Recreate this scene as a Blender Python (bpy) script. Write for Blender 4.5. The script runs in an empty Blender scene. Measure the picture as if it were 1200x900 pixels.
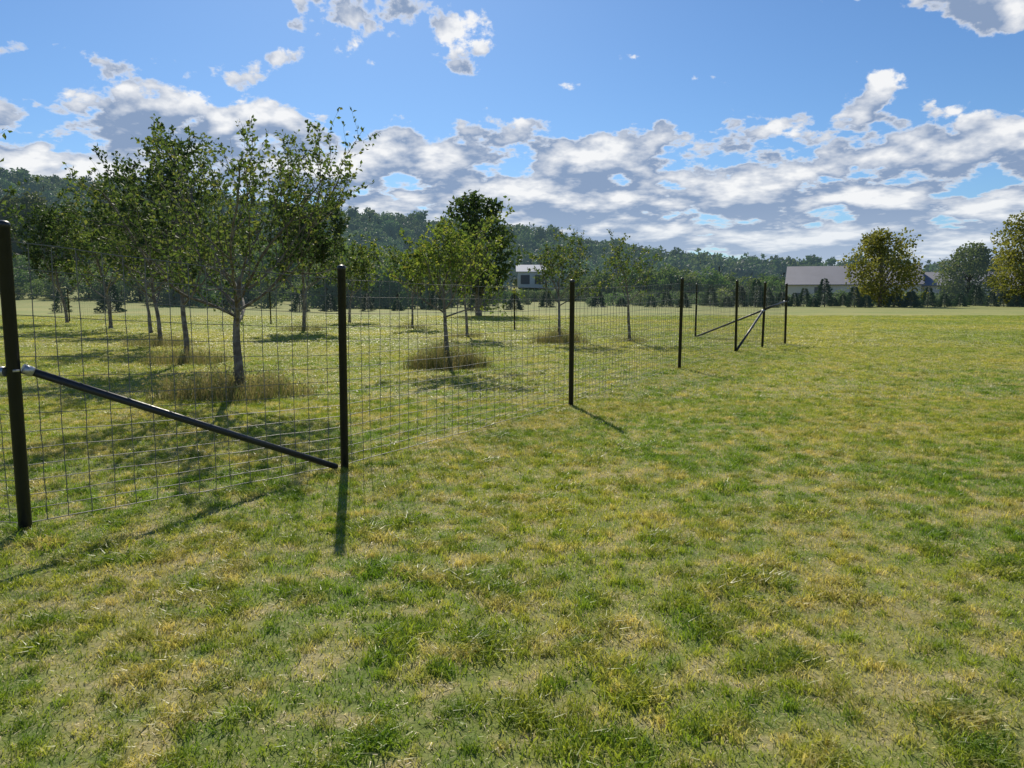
import bpy, math, random
import numpy as np
from mathutils import Vector, Matrix, Quaternion

scene = bpy.context.scene
scene.view_settings.view_transform = 'Standard'
try: scene.view_settings.look = 'None'
except Exception: pass
scene.view_settings.exposure = 0

def link(o, parent=None):
    scene.collection.objects.link(o)
    if parent: o.parent = parent
    return o
def empty(name, loc=(0,0,0)):
    e = bpy.data.objects.new(name, None); e.location = loc; e.empty_display_size = .2
    return link(e)

# ------------------------------------------------------------ terrain
def sm(t):
    t = np.clip(t, 0, 1); return t*t*(3-2*t)
RX = [-700,-350,-267,-222,-155,-80,-44,22,67,133,169,267,600]
RZ = [ 68,  60,  56,  48,  40, 36, 31,20,12,  6,  3,  3, 5]
def terr(x, y):
    x = np.asarray(x, float); y = np.asarray(y, float)
    left = 9*sm((-x-12)/75)*sm((y-65)/150)
    r = np.interp(x, RX, RZ) + 3*np.sin(x*.03+1)*np.sin(y*.02)
    S = sm((y-205)/200)
    return left*(1-S) + r*S
def th(x, y): return float(terr(x, y))

# ------------------------------------------------------------ node helpers
class NT:
    def __init__(s, tree): s.t = tree; s.n = tree.nodes; s.l = tree.links
    def new(s, typ, **kw):
        n = s.n.new(typ)
        for k, v in kw.items(): setattr(n, k, v)
        return n
    def put(s, sock, v):
        if isinstance(v, bpy.types.NodeSocket): s.l.new(v, sock)
        elif v is not None: sock.default_value = v
    def m(s, op, a, b=None, c=None, clamp=False):
        n = s.new('ShaderNodeMath', operation=op); n.use_clamp = clamp
        s.put(n.inputs[0], a); s.put(n.inputs[1], b); s.put(n.inputs[2], c)
        return n.outputs[0]
    def rng(s, v, a, b, c=0., d=1., smooth=True):
        n = s.new('ShaderNodeMapRange'); n.interpolation_type = 'SMOOTHSTEP' if smooth else 'LINEAR'
        s.put(n.inputs[0], v)
        for i, x in enumerate((a, b, c, d)): s.put(n.inputs[i+1], x)
        return n.outputs[0]
    def mix(s, f, a, b, mode='MIX'):
        n = s.new('ShaderNodeMix'); n.data_type = 'RGBA'; n.blend_type = mode
        s.put(n.inputs[0], f); s.put(n.inputs[6], a); s.put(n.inputs[7], b)
        return n.outputs[2]
    def noise(s, vec, scale, detail=2, rough=.5, dist=0.):
        n = s.new('ShaderNodeTexNoise'); s.put(n.inputs['Vector'], vec)
        n.inputs['Scale'].default_value = scale; n.inputs['Detail'].default_value = detail
        n.inputs['Roughness'].default_value = rough; n.inputs['Distortion'].default_value = dist
        return n.outputs[0]
def C(r, g, b): return (r, g, b, 1)

def newmat(name):
    m = bpy.data.materials.new(name); m.use_nodes = True
    m.node_tree.nodes.clear()
    t = NT(m.node_tree); out = t.new('ShaderNodeOutputMaterial')
    return m, t, out
def principled(t, out, col, rough=.6, metal=0., bump=None, bs=.3, bd=.01):
    p = t.new('ShaderNodeBsdfPrincipled')
    t.put(p.inputs['Base Color'], col); t.put(p.inputs['Roughness'], rough); t.put(p.inputs['Metallic'], metal)
    if bump is not None:
        b = t.new('ShaderNodeBump'); b.inputs['Strength'].default_value = bs; b.inputs['Distance'].default_value = bd
        t.put(b.inputs['Height'], bump); t.l.new(b.outputs[0], p.inputs['Normal'])
    t.l.new(p.outputs[0], out.inputs[0]); return p

# lawn colour as function of world position
def lawn_colour(t):
    g = t.new('ShaderNodeNewGeometry'); pos = g.outputs['Position']
    sp = t.new('ShaderNodeSeparateXYZ'); t.l.new(pos, sp.inputs[0])
    big = t.noise(pos, .25, 2, .55)
    mid = t.noise(pos, .8, 3, .65)
    col = t.mix(t.rng(big, .38, .62), C(.172,.250,.030), C(.30,.315,.050))
    col = t.mix(t.m('MULTIPLY', t.rng(mid, .46, .64), .82), col, C(.42,.355,.13))
    sml = t.noise(pos, 4., 3, .65)
    col = t.mix(t.m('MULTIPLY', t.rng(sml, .50, .64), .8), col, C(.50,.415,.21))
    col = t.mix(t.m('MULTIPLY', t.rng(sml, .49, .37), .65), col, C(.12,.215,.022))
    far = t.rng(sp.outputs[1], 6, 36, 0, .84)
    wide = t.noise(pos, .12, 3, .6)
    col = t.mix(far, col, t.mix(t.rng(wide, .38, .62), C(.255,.300,.054), C(.39,.365,.095)))
    green = t.rng(sp.outputs[1], 55, 110, 0, .9)
    col = t.mix(green, col, t.mix(t.rng(wide, .4, .6), C(.205,.24,.05), C(.28,.285,.075)))
    return col, pos, sml

m_ground, t, out = newmat('lawn_soil')
col, pos, sml = lawn_colour(t)
sp = t.new('ShaderNodeSeparateXYZ'); t.l.new(pos, sp.inputs[0])
near = t.rng(sp.outputs[1], 15, 55, 1, .15)
fine = t.noise(pos, 45, 2, .7)
vf = t.noise(pos, 3.0, 4, .75)
col = t.mix(t.m('MULTIPLY', t.m('MULTIPLY', t.rng(fine, .35, .6), 0.5), near), t.mix(t.m('MULTIPLY', near, .45), col, C(.15,.12,.055)), col)
col = t.mix(t.rng(vf, .35, .65), t.mix(1., col, C(.78,.84,.72), 'MULTIPLY'), col)
principled(t, out, col, .95, 0, t.noise(pos, 14, 4, .75), .5, .04)

def leafy(name, ramp, trans=.4, objvar=0., lawn=False, rough=.6, haze=None, gain=1.):
    m, t, out = newmat(name)
    a = t.new('ShaderNodeAttribute', attribute_name='rnd')
    if lawn:
        base, pos, sml = lawn_colour(t)
        r = a.outputs['Fac']
        col = t.mix(t.rng(r, .0, .7, 0, 1, False), t.mix(1., base, C(.55*gain,.68*gain,.42*gain), 'MULTIPLY'), t.mix(1., base, C(1.45*gain,1.42*gain,1.15*gain), 'MULTIPLY'))
        col = t.mix(t.rng(r, .79, .83), col, C(.66*gain,.56*gain,.34*gain))
    else:
        cr = t.new('ShaderNodeValToRGB'); el = cr.color_ramp.elements
        el[0].position = 0; el[0].color = C(*ramp[0]); el[1].position = 1; el[1].color = C(*ramp[-1])
        for i in range(1, len(ramp)-1):
            e = el.new(i/(len(ramp)-1)); e.color = C(*ramp[i])
        t.l.new(a.outputs['Fac'], cr.inputs[0]); col = cr.outputs[0]
        if objvar:
            oi = t.new('ShaderNodeObjectInfo')
            hs = t.new('ShaderNodeHueSaturation')
            t.put(hs.inputs['Hue'], t.rng(oi.outputs['Random'], 0, 1, .47, .53, False))
            t.put(hs.inputs['Value'], t.rng(t.m('FRACT', t.m('MULTIPLY', oi.outputs['Random'], 17.3)), 0, 1, 1-objvar, 1+objvar, False))
            t.put(hs.inputs['Color'], col); col = hs.outputs[0]
    d = t.new('ShaderNodeBsdfPrincipled'); t.put(d.inputs['Base Color'], col); d.inputs['Roughness'].default_value = rough
    d.inputs['Specular IOR Level'].default_value = .35
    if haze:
        d.inputs['Emission Color'].default_value = C(*haze); d.inputs['Emission Strength'].default_value = 1  # faint bluish glow painted into distant foliage to stand in for aerial haze
    tr = t.new('ShaderNodeBsdfTranslucent'); t.put(tr.inputs[0], t.mix(1., col, C(1.25,1.25,.9) if lawn else C(1.35,1.36,.75), 'MULTIPLY'))
    mx = t.new('ShaderNodeMixShader'); mx.inputs[0].default_value = trans
    t.l.new(d.outputs[0], mx.inputs[1]); t.l.new(tr.outputs[0], mx.inputs[2]); t.l.new(mx.outputs[0], out.inputs[0])
    return m

m_grass = leafy('grass_blades', None, .45, lawn=True, rough=.42, gain=1.15)
m_apple = leafy('apple_leaves', [(.045,.08,.028),(.085,.135,.04),(.14,.185,.055),(.24,.24,.08)], .46)
m_young = leafy('young_leaves', [(.07,.12,.025),(.12,.18,.04),(.20,.25,.055),(.29,.28,.07)], .5)
m_dark = leafy('dark_leaves', [(.035,.065,.024),(.06,.10,.034),(.10,.14,.05)], .40)
m_gold = leafy('turning_leaves', [(.10,.12,.03),(.19,.20,.05),(.28,.26,.07)], .45)
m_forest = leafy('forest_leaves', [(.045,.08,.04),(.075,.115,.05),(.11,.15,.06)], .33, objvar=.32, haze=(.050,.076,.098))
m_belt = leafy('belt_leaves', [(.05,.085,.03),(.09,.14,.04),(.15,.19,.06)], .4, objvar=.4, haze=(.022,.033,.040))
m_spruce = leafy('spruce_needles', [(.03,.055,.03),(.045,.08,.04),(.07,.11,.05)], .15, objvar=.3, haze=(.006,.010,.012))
m_weed = leafy('dry_weeds', [(.09,.14,.04),(.16,.18,.07),(.25,.21,.11),(.38,.31,.19)], .35)

m_bark, t, out = newmat('bark')
g = t.new('ShaderNodeNewGeometry'); mp = t.new('ShaderNodeMapping'); mp.inputs['Scale'].default_value = (1,1,.35)
t.l.new(g.outputs['Position'], mp.inputs[0])
nb = t.noise(mp.outputs[0], 40, 5, .65); n2 = t.noise(g.outputs['Position'], 9, 3)
principled(t, out, t.mix(t.rng(n2,.4,.65), t.mix(nb, C(.07,.06,.05), C(.20,.17,.14)), C(.26,.24,.20)), .9, 0, nb, .7, .01)

m_black, t, out = newmat('black_coated_steel')
g = t.new('ShaderNodeNewGeometry')
n1 = t.noise(g.outputs['Position'], 25, 4, .6)
principled(t, out, t.mix(n1, C(.012,.015,.018), C(.034,.038,.042)), t.rng(n1,.3,.7,.35,.55), 0, n1, .08, .002)
m_galv, t, out = newmat('galvanised_steel')
g = t.new('ShaderNodeNewGeometry'); n1 = t.noise(g.outputs['Position'], 60, 2)
principled(t, out, t.mix(n1, C(.38,.39,.40), C(.62,.62,.62)), .4, .7)
m_wire, t, out = newmat('wire')
g = t.new('ShaderNodeNewGeometry'); n1 = t.noise(g.outputs['Position'], 3, 2)
principled(t, out, t.mix(n1, C(.13,.13,.125), C(.23,.23,.21)), .6, .3)

# ------------------------------------------------------------ mesh builder
class MB:
    def __init__(s): s.v=[]; s.f=[]; s.m=[]; s.r=[]
    def face(s, idx, mat=0, r=.5): s.f.append(idx); s.m.append(mat); s.r.append(r)
    def tube(s, pts, rad, sides=6, mat=0, r=.5, cap=True):
        base = len(s.v); n = len(pts)
        d0 = (pts[1]-pts[0]).normalized(); u = d0.orthogonal().normalized()
        for i, p in enumerate(pts):
            d = (pts[min(i+1,n-1)]-pts[max(i-1,0)])
            if d.length < 1e-9: d = d0
            d.normalize(); u = (u - d*u.dot(d)).normalized(); w = d.cross(u)
            for k in range(sides):
                a = 2*math.pi*k/sides
                s.v.append(p + (u*math.cos(a)+w*math.sin(a))*rad[i])
        for i in range(n-1):
            for k in range(sides):
                a = base+i*sides+k; b = base+i*sides+(k+1)%sides
                s.face((a, b, b+sides, a+sides), mat, r)
        if cap:
            s.face(tuple(base+k for k in range(sides))[::-1], mat, r)
            s.face(tuple(base+(n-1)*sides+k for k in range(sides)), mat, r)
    def leaf(s, p, d, up, L, W, mat=1, r=.5):
        sd = d.cross(up)
        if sd.length < 1e-4: sd = Vector((1,0,0))
        sd.normalize(); nn = sd.cross(d)
        b = len(s.v)
        s.v += [p, p+d*L*.5+sd*W*.5+nn*W*.15, p+d*L-nn*L*.1, p+d*L*.5-sd*W*.5+nn*W*.15]
        s.face((b,b+1,b+2,b+3), mat, r)
    def box(s, c, sx, sy, sz, mat=0):
        b = len(s.v)
        for z in (-1,1):
            for y in (-1,1):
                for x in (-1,1): s.v.append(Vector((c[0]+x*sx/2, c[1]+y*sy/2, c[2]+z*sz/2)))
        for q in ((0,2,3,1),(4,5,7,6),(0,1,5,4),(2,6,7,3),(0,4,6,2),(1,3,7,5)): s.face(tuple(b+i for i in q), mat)
    def mesh(s, name, mats, smooth=False):
        me = bpy.data.meshes.new(name)
        me.from_pydata([tuple(x) for x in s.v], [], s.f)
        for m in mats: me.materials.append(m)
        me.polygons.foreach_set('material_index', s.m)
        a = me.attributes.new('rnd', 'FLOAT', 'FACE'); a.data.foreach_set('value', s.r)
        if smooth: me.polygons.foreach_set('use_smooth', [True]*len(s.f))
        me.update(); return me
    def obj(s, name, mats, parent=None, smooth=False, loc=(0,0,0)):
        o = bpy.data.objects.new(name, s.mesh(name, mats, smooth)); o.location = loc
        return link(o, parent)

def rv(r): 
    while True:
        v = Vector((r.uniform(-1,1), r.uniform(-1,1), r.uniform(-1,1)))
        if .05 < v.length < 1: return v.normalized()

# ------------------------------------------------------------ ground
xs = np.concatenate([[-5000,-3000,-1800,-1100,-800], np.arange(-640,641,10), [800,1100,1800,3000,5000]])
ys = np.concatenate([[-5000,-2000,-800,-300,-120,-50,-20], np.arange(0,640,8), [760,1000,1600,2800,5000]])
X, Y = np.meshgrid(xs, ys)
Z = terr(X, Y)
nv = np.stack([X.ravel(), Y.ravel(), Z.ravel()], 1)
nx = len(xs); fs = []
for j in range(len(ys)-1):
    for i in range(nx-1):
        a = j*nx+i; fs.append((a, a+1, a+1+nx, a+nx))
me = bpy.data.meshes.new('ground'); me.from_pydata(nv.tolist(), [], fs); me.materials.append(m_ground)
me.polygons.foreach_set('use_smooth', [True]*len(fs)); me.update()
link(bpy.data.objects.new('ground', me))

# ------------------------------------------------------------ instancing through geometry nodes
def scatter(name, meshes, pts, scales, rots, idx):
    col = bpy.data.collections.new(name+'_parts')
    for i, me in enumerate(meshes):
        o = bpy.data.objects.new('%s_part_%02d' % (name, i), me); col.objects.link(o)
    pm = bpy.data.meshes.new(name); pm.from_pydata([tuple(p) for p in pts], [], [])
    a = pm.attributes.new('iscale','FLOAT_VECTOR','POINT'); a.data.foreach_set('vector', np.asarray(scales, float).ravel())
    a = pm.attributes.new('irot','FLOAT_VECTOR','POINT')
    rr = np.zeros((len(pts),3)); rr[:,2] = rots; a.data.foreach_set('vector', rr.ravel())
    a = pm.attributes.new('iidx','INT','POINT'); a.data.foreach_set('value', np.asarray(idx, int))
    ob = link(bpy.data.objects.new(name, pm))
    ng = bpy.data.node_groups.new(name+'_nodes', 'GeometryNodeTree')
    ng.interface.new_socket('Geometry', in_out='INPUT', socket_type='NodeSocketGeometry')
    ng.interface.new_socket('Geometry', in_out='OUTPUT', socket_type='NodeSocketGeometry')
    n = ng.nodes; gi = n.new('NodeGroupInput'); go = n.new('NodeGroupOutput')
    ci = n.new('GeometryNodeCollectionInfo'); ci.inputs['Collection'].default_value = col
    ci.inputs['Separate Children'].default_value = True; ci.inputs['Reset Children'].default_value = True
    ip = n.new('GeometryNodeInstanceOnPoints'); ip.inputs['Pick Instance'].default_value = True
    def attr(nm, ty):
        q = n.new('GeometryNodeInputNamedAttribute'); q.data_type = ty; q.inputs['Name'].default_value = nm
        return [o for o in q.outputs if o.enabled and o.name == 'Attribute'][0]
    L = ng.links
    L.new(gi.outputs[0], ip.inputs['Points']); L.new(ci.outputs[0], ip.inputs['Instance'])
    L.new(attr('iscale','FLOAT_VECTOR'), ip.inputs['Scale'])
    L.new(attr('irot','FLOAT_VECTOR'), ip.inputs['Rotation'])
    L.new(attr('iidx','INT'), ip.inputs['Instance Index'])
    L.new(ip.outputs[0], go.inputs[0])
    md = ob.modifiers.new('scatter','NODES'); md.node_group = ng
    return ob

# grass tiles
def grass_mesh(name, p, h, lean, w, rnd, r):
    n = len(h)
    az = r.rand(n)*2*np.pi
    ld = np.stack([np.cos(az), np.sin(az)],1)
    fa = r.rand(n)*2*np.pi; sd = np.stack([np.cos(fa), np.sin(fa)],1)
    V = np.zeros((n,5,3))
    V[:,0,:2] = p - sd*w[:,None]/2; V[:,1,:2] = p + sd*w[:,None]/2
    mid = p + ld*(h*lean*.35)[:,None]
    V[:,2,:2] = mid - sd*w[:,None]*.42; V[:,3,:2] = mid + sd*w[:,None]*.42; V[:,2:4,2] = (h*.6)[:,None]
    V[:,4,:2] = p + ld*(h*lean)[:,None]; V[:,4,2] = h*.95/np.maximum(1,lean*.8)
    V[:,0:2,2] = -.004
    faces = []
    for b in (np.arange(n)*5).tolist():
        faces.append((b,b+1,b+3,b+2)); faces.append((b+2,b+3,b+4))
    me = bpy.data.meshes.new(name)
    me.from_pydata(V.reshape(-1,3).tolist(), [], faces)
    me.materials.append(m_grass)
    a = me.attributes.new('rnd','FLOAT','FACE'); a.data.foreach_set('value', np.repeat(rnd,2))
    me.update(); return me
def grass_tile(seed, n, hmin=.015, hmax=.042, wid=.0042):
    r = np.random.RandomState(seed)
    p = r.rand(n,2)-.5
    nt = 45; tc = r.rand(nt,2)-.5; tone = r.rand(nt)
    k = r.rand(n) < .38
    which = r.randint(0,nt,n)
    p[k] = np.clip(tc[which[k]] + r.randn(k.sum(),2)*.024, -.5, .5)
    h = hmin + (hmax-hmin)*r.rand(n)**1.5; h[k] *= 1.25
    rnd = r.rand(n)
    rnd[k] = np.clip(.06+tone[which[k]]*.7 + .2*(r.rand(k.sum())-.5), 0, .78)
    straw = rnd > .79
    lean = .3 + 1.2*r.rand(n); lean[straw] = 1.2+2*r.rand(straw.sum()); h[straw] *= .65
    w = wid*(.6+.8*r.rand(n)); w[k] *= 1.1
    return grass_mesh('grass_tile', p, h, lean, w, rnd, r)
tiles = [grass_tile(s, 5200) for s in range(5)]
R = random.Random(3)
P=[];S=[];Ro=[];I=[]
def addtiles(y0,y1,size,wx):
    y = y0
    while y < y1-1e-6:
        half = wx(y); x = -math.ceil(half/size)*size
        while x < half:
            P.append((x+size/2, y+size/2, 0)); S.append((size,size,(.85+.4*R.random())*(size**.3)))
            Ro.append(R.randrange(4)*math.pi/2); I.append(R.randrange(5)); x += size
        y += size
addtiles(0, 12, 1, lambda y: 4+.85*y)
addtiles(12, 24, 2, lambda y: 6+.85*y)
addtiles(24, 60, 4, lambda y: 8+.85*y)
def tuft(seed):
    r = np.random.RandomState(100+seed); n = 120
    p = r.randn(n,2)*.05; h = .03+.038*r.rand(n); lean = .4+1.2*r.rand(n); w = .004+.004*r.rand(n)
    return grass_mesh('grass_tuft', p, h, lean, w, r.rand(n)*(.45 if seed%2 else .78), r)
tiles += [tuft(s) for s in range(4)]
for k in range(1000):
    yy = 1.2 + 11*R.random()**1.1; xx = R.uniform(-1,1)*(2.5+.8*yy)
    s = R.uniform(.6,1.4); P.append((xx,yy,0)); S.append((s,s,s*R.uniform(.6,1))); Ro.append(R.random()*6.28); I.append(5+R.randrange(4))
scatter('lawn_grass', tiles, P, S, Ro, I)

# ------------------------------------------------------------ trees
def grow(mb, r, p, d, L, rad, lvl, Q):
    n = max(3, int(L/Q['seg'][lvl]))
    pts=[p.copy()]; rr=[rad]; dirs=[d.copy()]
    for i in range(n):
        d = (d + rv(r)*Q['wob'][lvl] + Vector((0,0,1))*Q['trop'][lvl]).normalized()
        p = p + d*(L/n); pts.append(p.copy()); dirs.append(d.copy()); rr.append(rad*(1-.62*(i+1)/n))
    mb.tube(pts, rr, (9,7,5,3)[lvl], 0, .5, cap=False)
    if lvl < 3:
        kids = Q['kids'][lvl]
        for k in range(kids):
            t = Q['start'][lvl] + (1-Q['start'][lvl])*(k+r.random()*.8)/kids
            fi = min(t*n, n-.01); i = int(fi); q = pts[i].lerp(pts[i+1], fi-i)
            dd = dirs[i+1]; ax = dd.cross(rv(r)).normalized()
            if lvl == 0:
                a = k*2.4 + r.uniform(-.4,.4); tilt = math.radians(Q['open'] * (1-.6*(k/kids)) + r.uniform(-8,8))
                nd = Vector((math.cos(a)*math.sin(tilt), math.sin(a)*math.sin(tilt), math.cos(tilt)))
                nl = Q['R']*(1.3-.3*k/kids)*r.uniform(.85,1.2)
            else:
                nd = Quaternion(ax, math.radians(r.uniform(28,65))) @ dd
                nl = L*Q['ratio'][lvl]*(1.1-.5*t)*r.uniform(.7,1.3)
            grow(mb, r, q, nd, nl, max(rr[i]*(.55 if lvl else .52), .003), lvl+1, Q)
    if lvl >= 1:
        dens = Q['leaves']*(.4 if lvl == 1 else 1); N = int(L*dens) + 1
        for k in range(N):
            t = (.1 if lvl == 3 else .35) + .9*r.random(); t = min(t,1)
            fi = min(t*n, n-.01); i = int(fi); q = pts[i].lerp(pts[i+1], fi-i)
            ld = (dirs[i]*.5 + rv(r) + Vector((0,0,-.25))).normalized()
            s = Q['leaf']*r.uniform(.7,1.3)
            mb.leaf(q + rv(r)*.02, ld, rv(r), s, s*.62, 1, min(1,max(0,r.gauss(.45,.25))))

def apple(loc, H, Rr, seed, leaf=.075, leaves=30, mat=None, name='apple_tree', trunk=1.2, kids=(8,7,5), op=66, tr=.06, lead=.56, trop=.085):
    r = random.Random(seed); mb = MB()
    LH = H*lead
    Q = dict(seg=(.2,.16,.12,.1), wob=(.07,.14,.18,.22), trop=(.04,trop,.11,.10), kids=kids,
             start=(min(.8,trunk/LH), .15, .12), ratio=(0,.5,.55), open=op, R=Rr, leaves=leaves, leaf=leaf)
    flare = [Vector((0,0,-.05)), Vector((0,0,.03)), Vector((0,0,.14))]
    mb.tube(flare, [tr*1.7, tr*1.35, tr*1.02], 9, 0, .5, cap=False)
    grow(mb, r, Vector((0,0,.1)), Vector((r.uniform(-.05,.05), r.uniform(-.05,.05), 1)).normalized(), LH, tr, 0, Q)
    o = mb.obj(name, [m_bark, mat or m_apple], smooth=False, loc=loc); o.rotation_euler[2] = r.random()*6
    return o

apple((-4.53,12.68,0), 3.3, 2.15, 11, .072, 20, trunk=1.0, tr=.085, kids=(10,8,6), trop=.06, op=76)
apple((-1.47,17.5,0), 3.3, 1.5, 5, .088, 19, m_young, tr=.06, kids=(9,7,5), trunk=1.0, trop=.07)
apple((1.6,26.2,0), 3.6, 1.4, 6, .10, 15, tr=.06, kids=(8,7,4), trunk=1.1)
apple((4.1,26.8,0), 3.7, 1.3, 7, .10, 11, m_apple, tr=.055, kids=(8,5,4), op=50, trunk=1.2)
apple((-7.9,18.6,0), 4.8, 1.9, 8, .10, 24, m_dark, tr=.07, kids=(12,8,5), op=60, lead=.68, trunk=1.2)
apple((-11.4,24.9,0), 4.7, 2.1, 9, .12, 17, tr=.075, kids=(10,7,5), lead=.60)
apple((-19.5,37.4,0), 6.0, 2.7, 10, .17, 13, tr=.09, kids=(10,7,5), lead=.62)
apple((-9.4,34.8,0), 5.8, 2.3, 12, .16, 18, m_dark, tr=.09, kids=(12,8,5), op=58, lead=.66)
apple((-4.85,37.4,0), 3.6, 1.6, 13, .15, 13, tr=.06, kids=(8,6,5))
apple((-1.75,29.9,0), 4.2, 1.6, 14, .13, 14, tr=.06, kids=(8,6,5))
apple((-9.6,45.6,0), 4.4, 2.0, 15, .18, 12, tr=.07, kids=(8,6,5))
apple((-26.0,45,0), 6.2, 2.7, 16, .19, 12, m_dark, tr=.09, kids=(10,7,5), lead=.62)
apple((-15.5,33,0), 4.8, 2.1, 18, .15, 13, tr=.07, kids=(9,7,5), lead=.60)
apple((-7.3,8.6,0), 3.6, 1.95, 17, .070, 20, tr=.07, kids=(9,7,5))

def big_tree_mesh(name, H, Rr, seed, n, q, mats, trunk=.22, squash=1., clusters=16, low=.25):
    r = random.Random(seed); mb = MB()
    mb.tube([Vector((0,0,-.3)), Vector((r.uniform(-.2,.2),0,H*.3)), Vector((r.uniform(-.4,.4),r.uniform(-.3,.3),H*.75))], [H*.03,H*.022,H*.006], 7, 0, .5, False)
    cs = []
    for k in range(clusters):
        u = (k+.5)/clusters; z = low + (1-low)*u
        prof = math.sin(math.pi*min(1,(z-low*.6)/(1.08-low*.6))**.85)**.7
        a = k*2.399+r.uniform(-.5,.5); rad = Rr*prof*r.uniform(.35,.85)
        c = Vector((math.cos(a)*rad, math.sin(a)*rad, H*z*.93)); cr = Rr*r.uniform(.17,.40)
        cs.append((c, cr, r.uniform(-.25,.25)))
        mb.tube([Vector((0,0,H*max(.15,z-.3))), c*.5+Vector((0,0,H*(z-.1)*.5)), c], [H*.009,H*.006,H*.003], 4, 0, .5, False)
    for k in range(n):
        c, cr, tone = cs[r.randrange(clusters)]
        v = rv(r); rr_ = cr*(.5+.65*r.random()**.8); v.z *= .75*squash
        p = c + v*rr_ + rv(r)*cr*.3*r.random()
        s = q*r.uniform(.6,1.4)
        d = (rv(r)+v*.6).normalized()
        mb.leaf(p, d, rv(r), s, s*.75, 1, min(1,max(0,.5+tone+r.gauss(0,.15)+v.z*.12)))
    return mb.mesh(name, mats)

def place(name, me, loc, rz=0, s=1.):
    o = bpy.data.objects.new(name, me); o.location = loc; o.rotation_euler[2] = rz; o.scale = (s,s,s)
    return link(o)
place('maple_tree', big_tree_mesh('maple', 9.6, 3.2, 21, 5000, .30, [m_bark, m_dark], clusters=26, low=.2), (-2.6,60,0), 1)
place('birch_tree', big_tree_mesh('birch', 10.4, 5.4, 22, 7000, .34, [m_bark, m_gold], clusters=38, low=.1), (49.5,104,0), 0)
place('oak_tree', big_tree_mesh('oak', 12.4, 5.8, 23, 7000, .36, [m_bark, m_gold], clusters=38, low=.1), (69,104,0), 2)
oakb = big_tree_mesh('oak_b', 9.5, 5.2, 24, 6000, .40, [m_bark, m_belt], clusters=24, low=.1)
place('oak_tree', oakb, (72,122,0), 2)
for (x,y,s,rz) in ((-122,196,1.9,1),(-108,206,1.5,3),(-136,205,1.6,4.4),(-88,170,1.25,2.2),(-70,186,1.2,5)):
    place('oak_tree', oakb, (x,y,th(x,y)-.3), rz, s)

def spruce_mesh(seed, H=3.2, Rr=1.15):
    r = random.Random(seed); mb = MB()
    mb.tube([Vector((0,0,-.1)), Vector((0,0,H*.97))], [.07,.01], 5, 0, .5, False)
    ph = [r.uniform(0,6) for _ in range(3)]
    for k in range(1600):
        u = r.random()**.75; z = H*(.03+.96*(1-u)); a = r.random()*6.283
        tier = .80+.16*math.sin(z*11+ph[0]+1.5*math.sin(a+ph[1]))+.12*math.sin(a*3+ph[2]+z*2)
        rad = Rr*u**.72*tier*r.uniform(.4,1.1)+.03
        p = Vector((math.cos(a)*rad, math.sin(a)*rad, z - rad*.05))
        d = Vector((math.cos(a), math.sin(a), r.uniform(-.3,.5))).normalized()
        mb.leaf(p, d, rv(r), .26, .11, 1, r.random())
    mb.leaf(Vector((0,0,H*.93)), Vector((0,0,1)), Vector((1,0,0)), .3, .05, 1, .5)
    return mb.mesh('spruce', [m_bark, m_spruce])
sp = [spruce_mesh(i, R_, W_) for i, (R_, W_) in enumerate([(2.9,1.25),(2.3,1.3),(3.3,1.35),(1.8,1.2)])]
R = random.Random(9)
for u in (-.875,-.78,-.547,-.413,-.353,-.28,-.223,-.147,-.067,.005,.067,.167,.213,.27,.333,.417,.473,.525,.567,.607,.643,.687,.743,.807,.87,.93,.98,
          .30,.385,.44,.495,.548,.585,.625,.665,.715,.775,.84,.90,.955):
    yy = 82 + 14*u + R.uniform(-4,4) if u < .06 else 98 + 10*u + R.uniform(-7,7)
    xx = u*.667*yy
    o = place('spruce_tree', sp[R.randrange(4)], (xx, yy, th(xx,yy)), R.random()*6, R.uniform(.6,1.15)*(1.08 if u>.38 else .9))
    o.scale[0] *= R.uniform(.9,1.3); o.rotation_euler[0] = R.uniform(-.05,.05)

# forest
BX, BY = 6.4, 262
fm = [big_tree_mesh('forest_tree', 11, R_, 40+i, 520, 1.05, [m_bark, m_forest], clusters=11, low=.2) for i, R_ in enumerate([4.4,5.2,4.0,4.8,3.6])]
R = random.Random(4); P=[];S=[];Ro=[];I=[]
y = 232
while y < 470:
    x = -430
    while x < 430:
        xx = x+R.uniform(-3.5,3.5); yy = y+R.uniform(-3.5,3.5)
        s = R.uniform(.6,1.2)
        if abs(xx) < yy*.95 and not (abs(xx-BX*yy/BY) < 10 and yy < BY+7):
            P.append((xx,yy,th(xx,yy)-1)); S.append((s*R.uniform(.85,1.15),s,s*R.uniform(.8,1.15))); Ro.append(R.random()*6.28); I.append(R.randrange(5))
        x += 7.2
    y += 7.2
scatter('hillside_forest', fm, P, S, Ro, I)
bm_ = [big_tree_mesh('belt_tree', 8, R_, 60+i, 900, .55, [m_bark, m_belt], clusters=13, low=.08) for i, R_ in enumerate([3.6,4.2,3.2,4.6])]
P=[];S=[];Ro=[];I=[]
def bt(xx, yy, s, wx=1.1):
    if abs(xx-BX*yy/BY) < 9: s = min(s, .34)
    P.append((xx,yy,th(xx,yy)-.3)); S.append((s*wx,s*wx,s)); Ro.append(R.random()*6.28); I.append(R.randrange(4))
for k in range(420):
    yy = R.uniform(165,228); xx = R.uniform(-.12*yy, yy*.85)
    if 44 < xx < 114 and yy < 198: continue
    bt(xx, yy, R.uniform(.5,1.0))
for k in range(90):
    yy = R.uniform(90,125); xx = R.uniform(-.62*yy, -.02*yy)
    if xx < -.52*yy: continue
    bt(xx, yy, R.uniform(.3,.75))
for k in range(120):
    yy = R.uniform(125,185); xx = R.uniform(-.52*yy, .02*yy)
    bt(xx, yy, R.uniform(.5,1.2))
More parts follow.
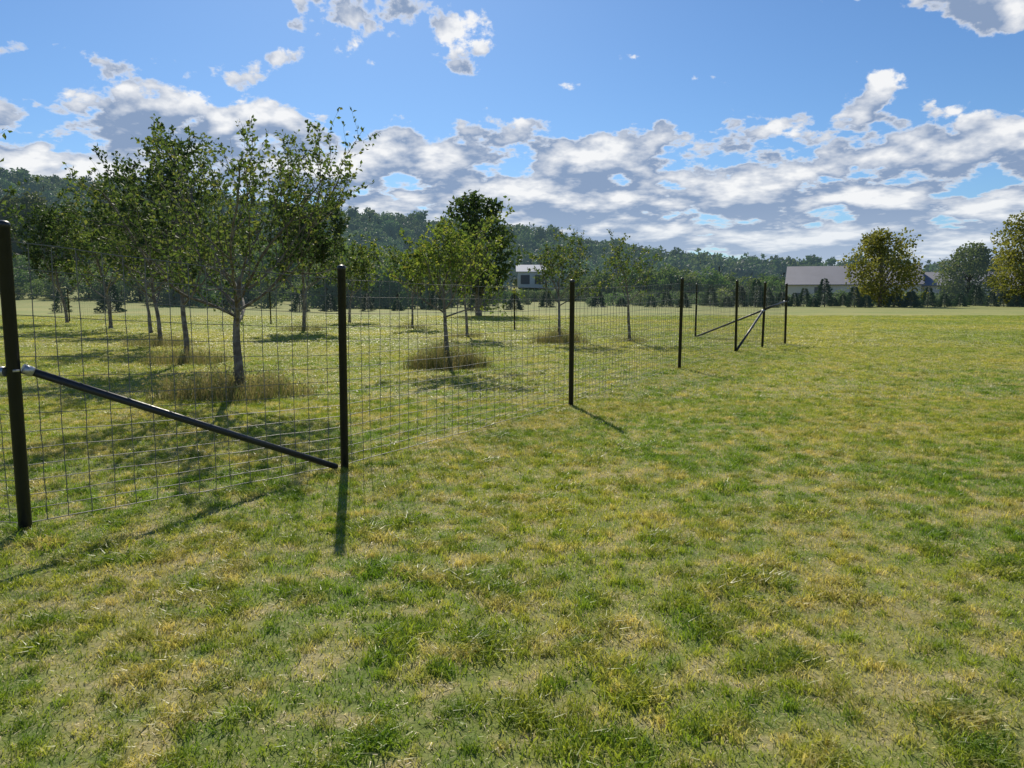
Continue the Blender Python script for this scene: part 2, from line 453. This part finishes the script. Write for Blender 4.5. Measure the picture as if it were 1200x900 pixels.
for k in range(200):
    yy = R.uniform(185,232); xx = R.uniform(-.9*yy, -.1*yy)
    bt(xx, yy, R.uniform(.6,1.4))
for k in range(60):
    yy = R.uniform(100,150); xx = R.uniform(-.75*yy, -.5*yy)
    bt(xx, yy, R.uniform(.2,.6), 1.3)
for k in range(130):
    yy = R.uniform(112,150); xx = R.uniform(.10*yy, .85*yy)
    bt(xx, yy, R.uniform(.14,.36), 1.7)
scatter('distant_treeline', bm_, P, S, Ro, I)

# weeds
def weeds(loc, rad, n, seed, h=.4):
    r = random.Random(seed); mb = MB()
    for k in range(n):
        a = r.random()*6.283; q = rad*math.sqrt(r.random())*(1+.18*math.sin(a*5+seed)); lump = .75+.4*math.sin(a*3+seed)*math.sin(q*4)
        p = Vector((math.cos(a)*q*1.15, math.sin(a)*q*.9, 0)); hh = h*r.uniform(.4,1.2)*lump*(1.1-.4*q/rad)
        ld = Vector((r.uniform(-1,1), r.uniform(-1,1), 0))*hh*.5
        w = Vector((r.uniform(-1,1), r.uniform(-1,1), 0)).normalized()*r.uniform(.002,.005)
        m = p + ld*.3 + Vector((0,0,hh*.6)); tip = p+ld+Vector((0,0,hh*r.uniform(.8,1)))
        b = len(mb.v); mb.v += [p-w,p+w,m+w*.8,m-w*.8,tip]
        c = r.random()**.9
        mb.face((b,b+1,b+2,b+3),0,c); mb.face((b+3,b+2,b+4),0,c)
        if r.random() < .2:
            mb.leaf(tip, rv(r), rv(r), .06, .025, 0, min(1,c+.2))
    mb.obj('weed_clump', [m_weed], loc=loc)
weeds((-4.6,12.5,0), 1.05, 3000, 1, .58)
weeds((-1.5,17.4,0), .78, 2900, 2, .74)
weeds((1.6,26.1,0), .8, 1800, 3, .70)
weeds((4.1,26.7,0), .6, 500, 4, .35)
weeds((-7.9,18.5,0), .9, 1600, 5, .5)
weeds((-11.4,24.8,0), 1.0, 1300, 6, .5)
weeds((-9.4,34.7,0), 1.0, 1000, 7, .5)
weeds((-4.85,37.3,0), .8, 700, 8, .4)
weeds((-1.75,29.8,0), .7, 700, 9, .4)

# ------------------------------------------------------------ fence
fence = empty('wire_fence')
posts = [(-6.2,5.55,2.1), (-3.443,5.28,2.15), (-1.588,7.148,1.92), (.882,11.38,1.87), (3.744,17.11,2.02), (6.49,22.26,2.06),
         (7.86,24.1,2.04), (9.16,25.75,2.02), (7.14,29.9,2.07), (.12,35.6,2.0), (-13.4,42.8,2.0), (-27,47,2.0)]
def post(i, x, y, H, rad):
    mb = MB(); pr = [(-.3,rad),(H-.05,rad),(H-.05,rad*1.1),(H-.022,rad*1.1),(H-.008,rad*.85),(H,rad*.35)]
    mb.tube([Vector((0,0,z)) for z,_ in pr], [q for _,q in pr], 24, 0)
    o = mb.obj('post_%d' % i, [m_black], fence, smooth=False, loc=(x,y,0))
    for p in o.data.polygons: p.use_smooth = len(p.vertices) == 4
    o.rotation_euler = (random.Random(i).uniform(-.012,.012), random.Random(i+50).uniform(-.012,.012), 0)
for i, (x,y,H) in enumerate(posts): post(i, x, y, H, .043 if i == 1 else .037)

def brace(name, a, b, rad=.028, clampend=True):
    a = Vector(a); b = Vector(b); mb = MB()
    mb.tube([a, b], [rad, rad], 16, 0)
    d = (b-a).normalized()
    if clampend:
        mb.tube([a-d*.005, a+d*.06, a+d*.062], [rad*1.25, rad*1.25, rad*.9], 16, 1)
    o = mb.obj(name, [m_black, m_galv], fence)
    for p in o.data.polygons: p.use_smooth = len(p.vertices) == 4
def band(i, z, rad):
    x, y, H = posts[i]; mb = MB()
    mb.tube([Vector((x,y,z-.018)), Vector((x,y,z-.018)), Vector((x,y,z+.018)), Vector((x,y,z+.018))], [rad*.98,rad*1.1,rad*1.1,rad*.98], 20, 0, cap=False)
    mb.tube([Vector((x+.03,y-.055,z)), Vector((x+.06,y-.03,z))], [.009,.009], 6, 0)
    mb.obj('band_%d' % i, [m_galv], fence)
P1 = posts[1]; P2 = posts[2]
d12 = Vector((P2[0]-P1[0], P2[1]-P1[1], 0)).normalized()
brace('brace_1', Vector((P1[0],P1[1],1.135))+d12*.06, Vector((P2[0],P2[1],.04))-d12*.09)
brace('rail_1', Vector((P1[0]-.06,P1[1],1.12)), Vector((posts[0][0]+.03,posts[0][1],1.10)))
band(1, 1.13, .045)
A_ = posts[5]; B_ = posts[6]; C_ = posts[7]; D_ = posts[8]
brace('brace_2', (B_[0]-.03,B_[1]-.04,1.15), (A_[0]+.05,A_[1]+.06,.04), .034)
brace('brace_3', (C_[0]-.03,C_[1]+.04,1.42), (D_[0]+.05,D_[1]-.06,.04), .034)
brace('rail_2', (C_[0]-.03,C_[1]-.04,1.42), (B_[0]+.03,B_[1]+.04,1.2), .030, False)
band(6, 1.15, .04); band(7, 1.42, .04)

def wires(i, j, rad=.0025):
    if i in (1,2,3,4): rad = .0032
    r = random.Random(i*7+j); a = posts[i]; b = posts[j]
    A = Vector((a[0],a[1],0)); B = Vector((b[0],b[1],0)); L = (B-A).length; d = (B-A)/L; nrm = Vector((-d.y,d.x,0))*.045
    if nrm.y < 0: nrm = -nrm
    fr = [0,.05,.10,.155,.21,.27,.33,.395,.46,.53,.60,.67,.745,.82,.91,1.0]
    mb = MB(); nseg = max(6,int(L/.3))
    def pt(u, f):
        H = (a[2]-.13)*(1-u)+(b[2]-.13)*u
        bow = math.sin(u*math.pi)*.03
        return A + d*(u*L) + nrm*(1+.25*math.sin(u*9+f*3)) + Vector((0,0,.03+f*(H-.03)-bow*f*.6 + .004*math.sin(u*23+f*17)))
    for f in fr:
        rr = rad*(1.3 if f in (0,1.0) else 1.)
        mb.tube([pt(s/nseg, f) for s in range(nseg+1)], [rr]*(nseg+1), 4, 0, cap=False)
    nvv = int(L/.15)
    for k in range(1, nvv):
        u = k/nvv + r.uniform(-.08,.08)*.15/L*2
        pp = [pt(u, f)+d*r.uniform(-.004,.004) for f in fr]
        mb.tube(pp, [rad]*len(pp), 4, 0, cap=False)
        if i < 3:
            for q in pp:
                b0 = len(mb.v); s = .0065
                mb.v += [q+Vector((s,0,0)),q-Vector((s,0,0)),q+Vector((0,s,0)),q-Vector((0,s,0)),q+Vector((0,0,s)),q-Vector((0,0,s))]
                for t3 in ((0,2,4),(2,1,4),(1,3,4),(3,0,4),(2,0,5),(1,2,5),(3,1,5),(0,3,5)): mb.face(tuple(b0+z for z in t3))
    mb.obj('wire_mesh_%d' % i, [m_wire], fence)
for i in range(len(posts)-1): wires(i, i+1)

# ------------------------------------------------------------ barns
m_roof, t, out = newmat('metal_roof')
g = t.new('ShaderNodeTexCoord'); w = t.new('ShaderNodeTexWave'); w.inputs['Scale'].default_value = 2.2; t.l.new(g.outputs['Object'], w.inputs[0])
principled(t, out, t.mix(t.noise(g.outputs['Object'],.4,4), C(.20,.20,.225), C(.29,.29,.32)), .65, .1, w.outputs['Fac'], .4, .05)
m_wall, t, out = newmat('barn_siding')
g = t.new('ShaderNodeTexCoord'); w = t.new('ShaderNodeTexWave'); w.inputs['Scale'].default_value = 3; t.l.new(g.outputs['Object'], w.inputs[0])
principled(t, out, t.mix(t.noise(g.outputs['Object'],.6,4), C(.56,.54,.50), C(.68,.66,.62)), .7, 0, w.outputs['Fac'], .3, .03)
m_white, t, out = newmat('white_siding')
g = t.new('ShaderNodeTexCoord'); w = t.new('ShaderNodeTexWave'); w.inputs['Scale'].default_value = 3; t.l.new(g.outputs['Object'], w.inputs[0])
principled(t, out, t.mix(t.noise(g.outputs['Object'],.6,4), C(.76,.76,.75), C(.84,.84,.82)), .6, 0, w.outputs['Fac'], .3, .03)
m_door, t, out = newmat('barn_door'); principled(t, out, C(.16,.16,.17), .5)
def barn(loc, Lx, W, wall, ridge, rz=0, wm=None, rm=None):
    e = empty('barn', loc); e.rotation_euler[2] = rz
    mb = MB(); x=Lx/2; y=W/2
    mb.v += [Vector(v) for v in [(-x,-y,-1),(x,-y,-1),(x,y,-1),(-x,y,-1),(-x,-y,wall),(x,-y,wall),(x,y,wall),(-x,y,wall),(-x,0,ridge),(x,0,ridge)]]
    for f in [(0,1,5,4),(2,3,7,6),(1,2,6,9,5),(3,0,4,8,7)]: mb.face(f)
    mb.obj('walls', [wm or m_wall], e)
    mb = MB(); o=.6; sl=(ridge-wall)/y
    for sgn in (-1,1):
        b=len(mb.v); ye=sgn*(y+o); ze=wall-sl*o
        for dz in (.04,.2): mb.v += [Vector((-x-o,ye,ze+dz)),Vector((x+o,ye,ze+dz)),Vector((x+o,0,ridge+dz)),Vector((-x-o,0,ridge+dz))]
        for f in [(0,1,2,3),(4,5,6,7),(0,1,5,4),(1,2,6,5),(3,0,4,7)]: mb.face(tuple(b+i for i in f))
    mb.obj('roof', [rm or m_roof], e)
    mb = MB(); k=-x+2.5
    while k < x-1:
        mb.box((k,-y-.04,1.5 if int(k)%2 else 1.8), 1.2 if int(k)%2 else 3, .07, 1.0 if int(k)%2 else 3.0); k += 4.7
    mb.obj('doors_and_windows', [m_door], e)
barn((78,178,0), 27, 15, 4.0, 8.0, -.38)
barn((99,170,0), 20, 12, 3.7, 6.4, -.50)
barn((BX,BY,th(BX,BY)+.8), 9, 7, 4.6, 6.6, .0, m_white, m_white)

# ------------------------------------------------------------ world
az0, el0 = math.radians(-11), math.radians(38)
sv = Vector((math.sin(az0)*math.cos(el0), math.cos(az0)*math.cos(el0), math.sin(el0)))
w = bpy.data.worlds.new('World'); scene.world = w; w.use_nodes = True
try: w.cycles.sampling_method = 'NONE'
except Exception: pass
w.node_tree.nodes.clear(); t = NT(w.node_tree)
out = t.new('ShaderNodeOutputWorld')
sky = t.new('ShaderNodeTexSky'); sky.sky_type = 'NISHITA'; sky.sun_disc = False
sky.sun_elevation = el0; sky.sun_rotation = az0; sky.air_density = 1.0; sky.dust_density = .3; sky.ozone_density = 3
tc = t.new('ShaderNodeTexCoord'); sx = t.new('ShaderNodeSeparateXYZ'); t.l.new(tc.outputs['Generated'], sx.inputs[0])
az = t.m('ARCTAN2', sx.outputs[0], sx.outputs[1]); el = t.m('ARCSINE', sx.outputs[2])
blobs = [(-.15,.335,.13,.045,.48),(.57,.320,.13,.060,.56),(.39,.228,.10,.036,.17),(-.365,.262,.04,.018,.24),(-.315,.247,.035,.016,.25),
         (-.295,.274,.035,.016,.26),(-.05,.273,.040,.018,.30),(-.20,.208,.20,.026,.13),(-.54,.250,.18,.018,.24),(.12,.200,.16,.025,.09),
         (.56,.262,.08,.02,-.10),(-.46,.195,.22,.035,.13)]
cov = t.m('ADD', t.rng(el, .155, .245, .135, -.24), t.rng(el, .15, .04, 0, .09))
for a, e, sa, se, amp in blobs:
    u = t.m('MULTIPLY_ADD', az, 1/sa, -a/sa); v = t.m('MULTIPLY_ADD', el, 1/se, -e/se)
    q = t.m('ADD', t.m('MULTIPLY', u, u), t.m('MULTIPLY', v, v))
    ex = t.m('POWER', math.e, t.m('MULTIPLY', q, -1.))
    cov = t.m('MULTIPLY_ADD', ex, amp, cov)
def dens(az, el, det, vs):
    ele = t.m('MAXIMUM', el, -.02)
    gv = t.m('MULTIPLY', t.m('LOGARITHM', t.m('ADD', ele, .05), math.e), .46)
    cb = t.new('ShaderNodeCombineXYZ'); t.put(cb.inputs[0], az); t.put(cb.inputs[1], gv); cb.inputs[2].default_value = 3.7
    P = cb.outputs[0]
    d = t.noise(P, 10.5, det, .58, .1)
    d = t.m('MULTIPLY_ADD', t.m('SUBTRACT', d, .5), 1.35, .5)
    vo = t.new('ShaderNodeTexVoronoi'); t.l.new(P, vo.inputs['Vector']); vo.inputs['Scale'].default_value = vs
    return t.m('ADD', d, t.m('MULTIPLY_ADD', vo.outputs['Distance'], -.13, .065))
N0 = dens(az, el, 9, 36)
N1 = dens(t.m('ADD', az, -.004), t.m('MULTIPLY_ADD', el, 1.11, .010), 4, 36)
D0 = t.m('ADD', N0, cov)
alpha = t.rng(D0, .49, .57)
# light comes from above: where the cloud thins upward it is bright, undersides are grey-blue
diff = t.m('SUBTRACT', N0, N1)
lit = t.m('MULTIPLY_ADD', diff, 3.3, .20, clamp=True)
edge = t.rng(D0, .50, .61, .9, 0)
lit = t.m('MAXIMUM', lit, edge)
ccol = t.mix(lit, C(.26,.35,.52), C(.97,.97,.97))
haze = t.rng(el, 0, .13, .55, 0)
ccol = t.mix(haze, ccol, C(.60,.71,.86))
skyc = t.mix(1., sky.outputs[0], C(.57,.78,1.0), 'MULTIPLY')
bs = t.new('ShaderNodeBackground'); t.put(bs.inputs[0], skyc); bs.inputs[1].default_value = .10
bc = t.new('ShaderNodeBackground'); t.put(bc.inputs[0], ccol); bc.inputs[1].default_value = .98
mx = t.new('ShaderNodeMixShader'); t.put(mx.inputs[0], t.m('MULTIPLY', alpha, .95)); t.l.new(bs.outputs[0], mx.inputs[1]); t.l.new(bc.outputs[0], mx.inputs[2])
t.l.new(mx.outputs[0], out.inputs[0])

sun = bpy.data.lights.new('sun','SUN'); sun.energy = 5; sun.angle = math.radians(.5); sun.color = (1,.92,.78)
so = link(bpy.data.objects.new('sun', sun)); so.rotation_euler = sv.to_track_quat('Z','Y').to_euler(); so.location = (0,0,30)

cam = bpy.data.cameras.new('camera'); cam.sensor_width = 36; cam.lens = 27; cam.clip_end = 9000; cam.clip_start = .05
co = link(bpy.data.objects.new('camera', cam)); co.location = (0,0,1.65)
co.rotation_euler = (math.radians(90-6.65), 0, 0)
scene.camera = co
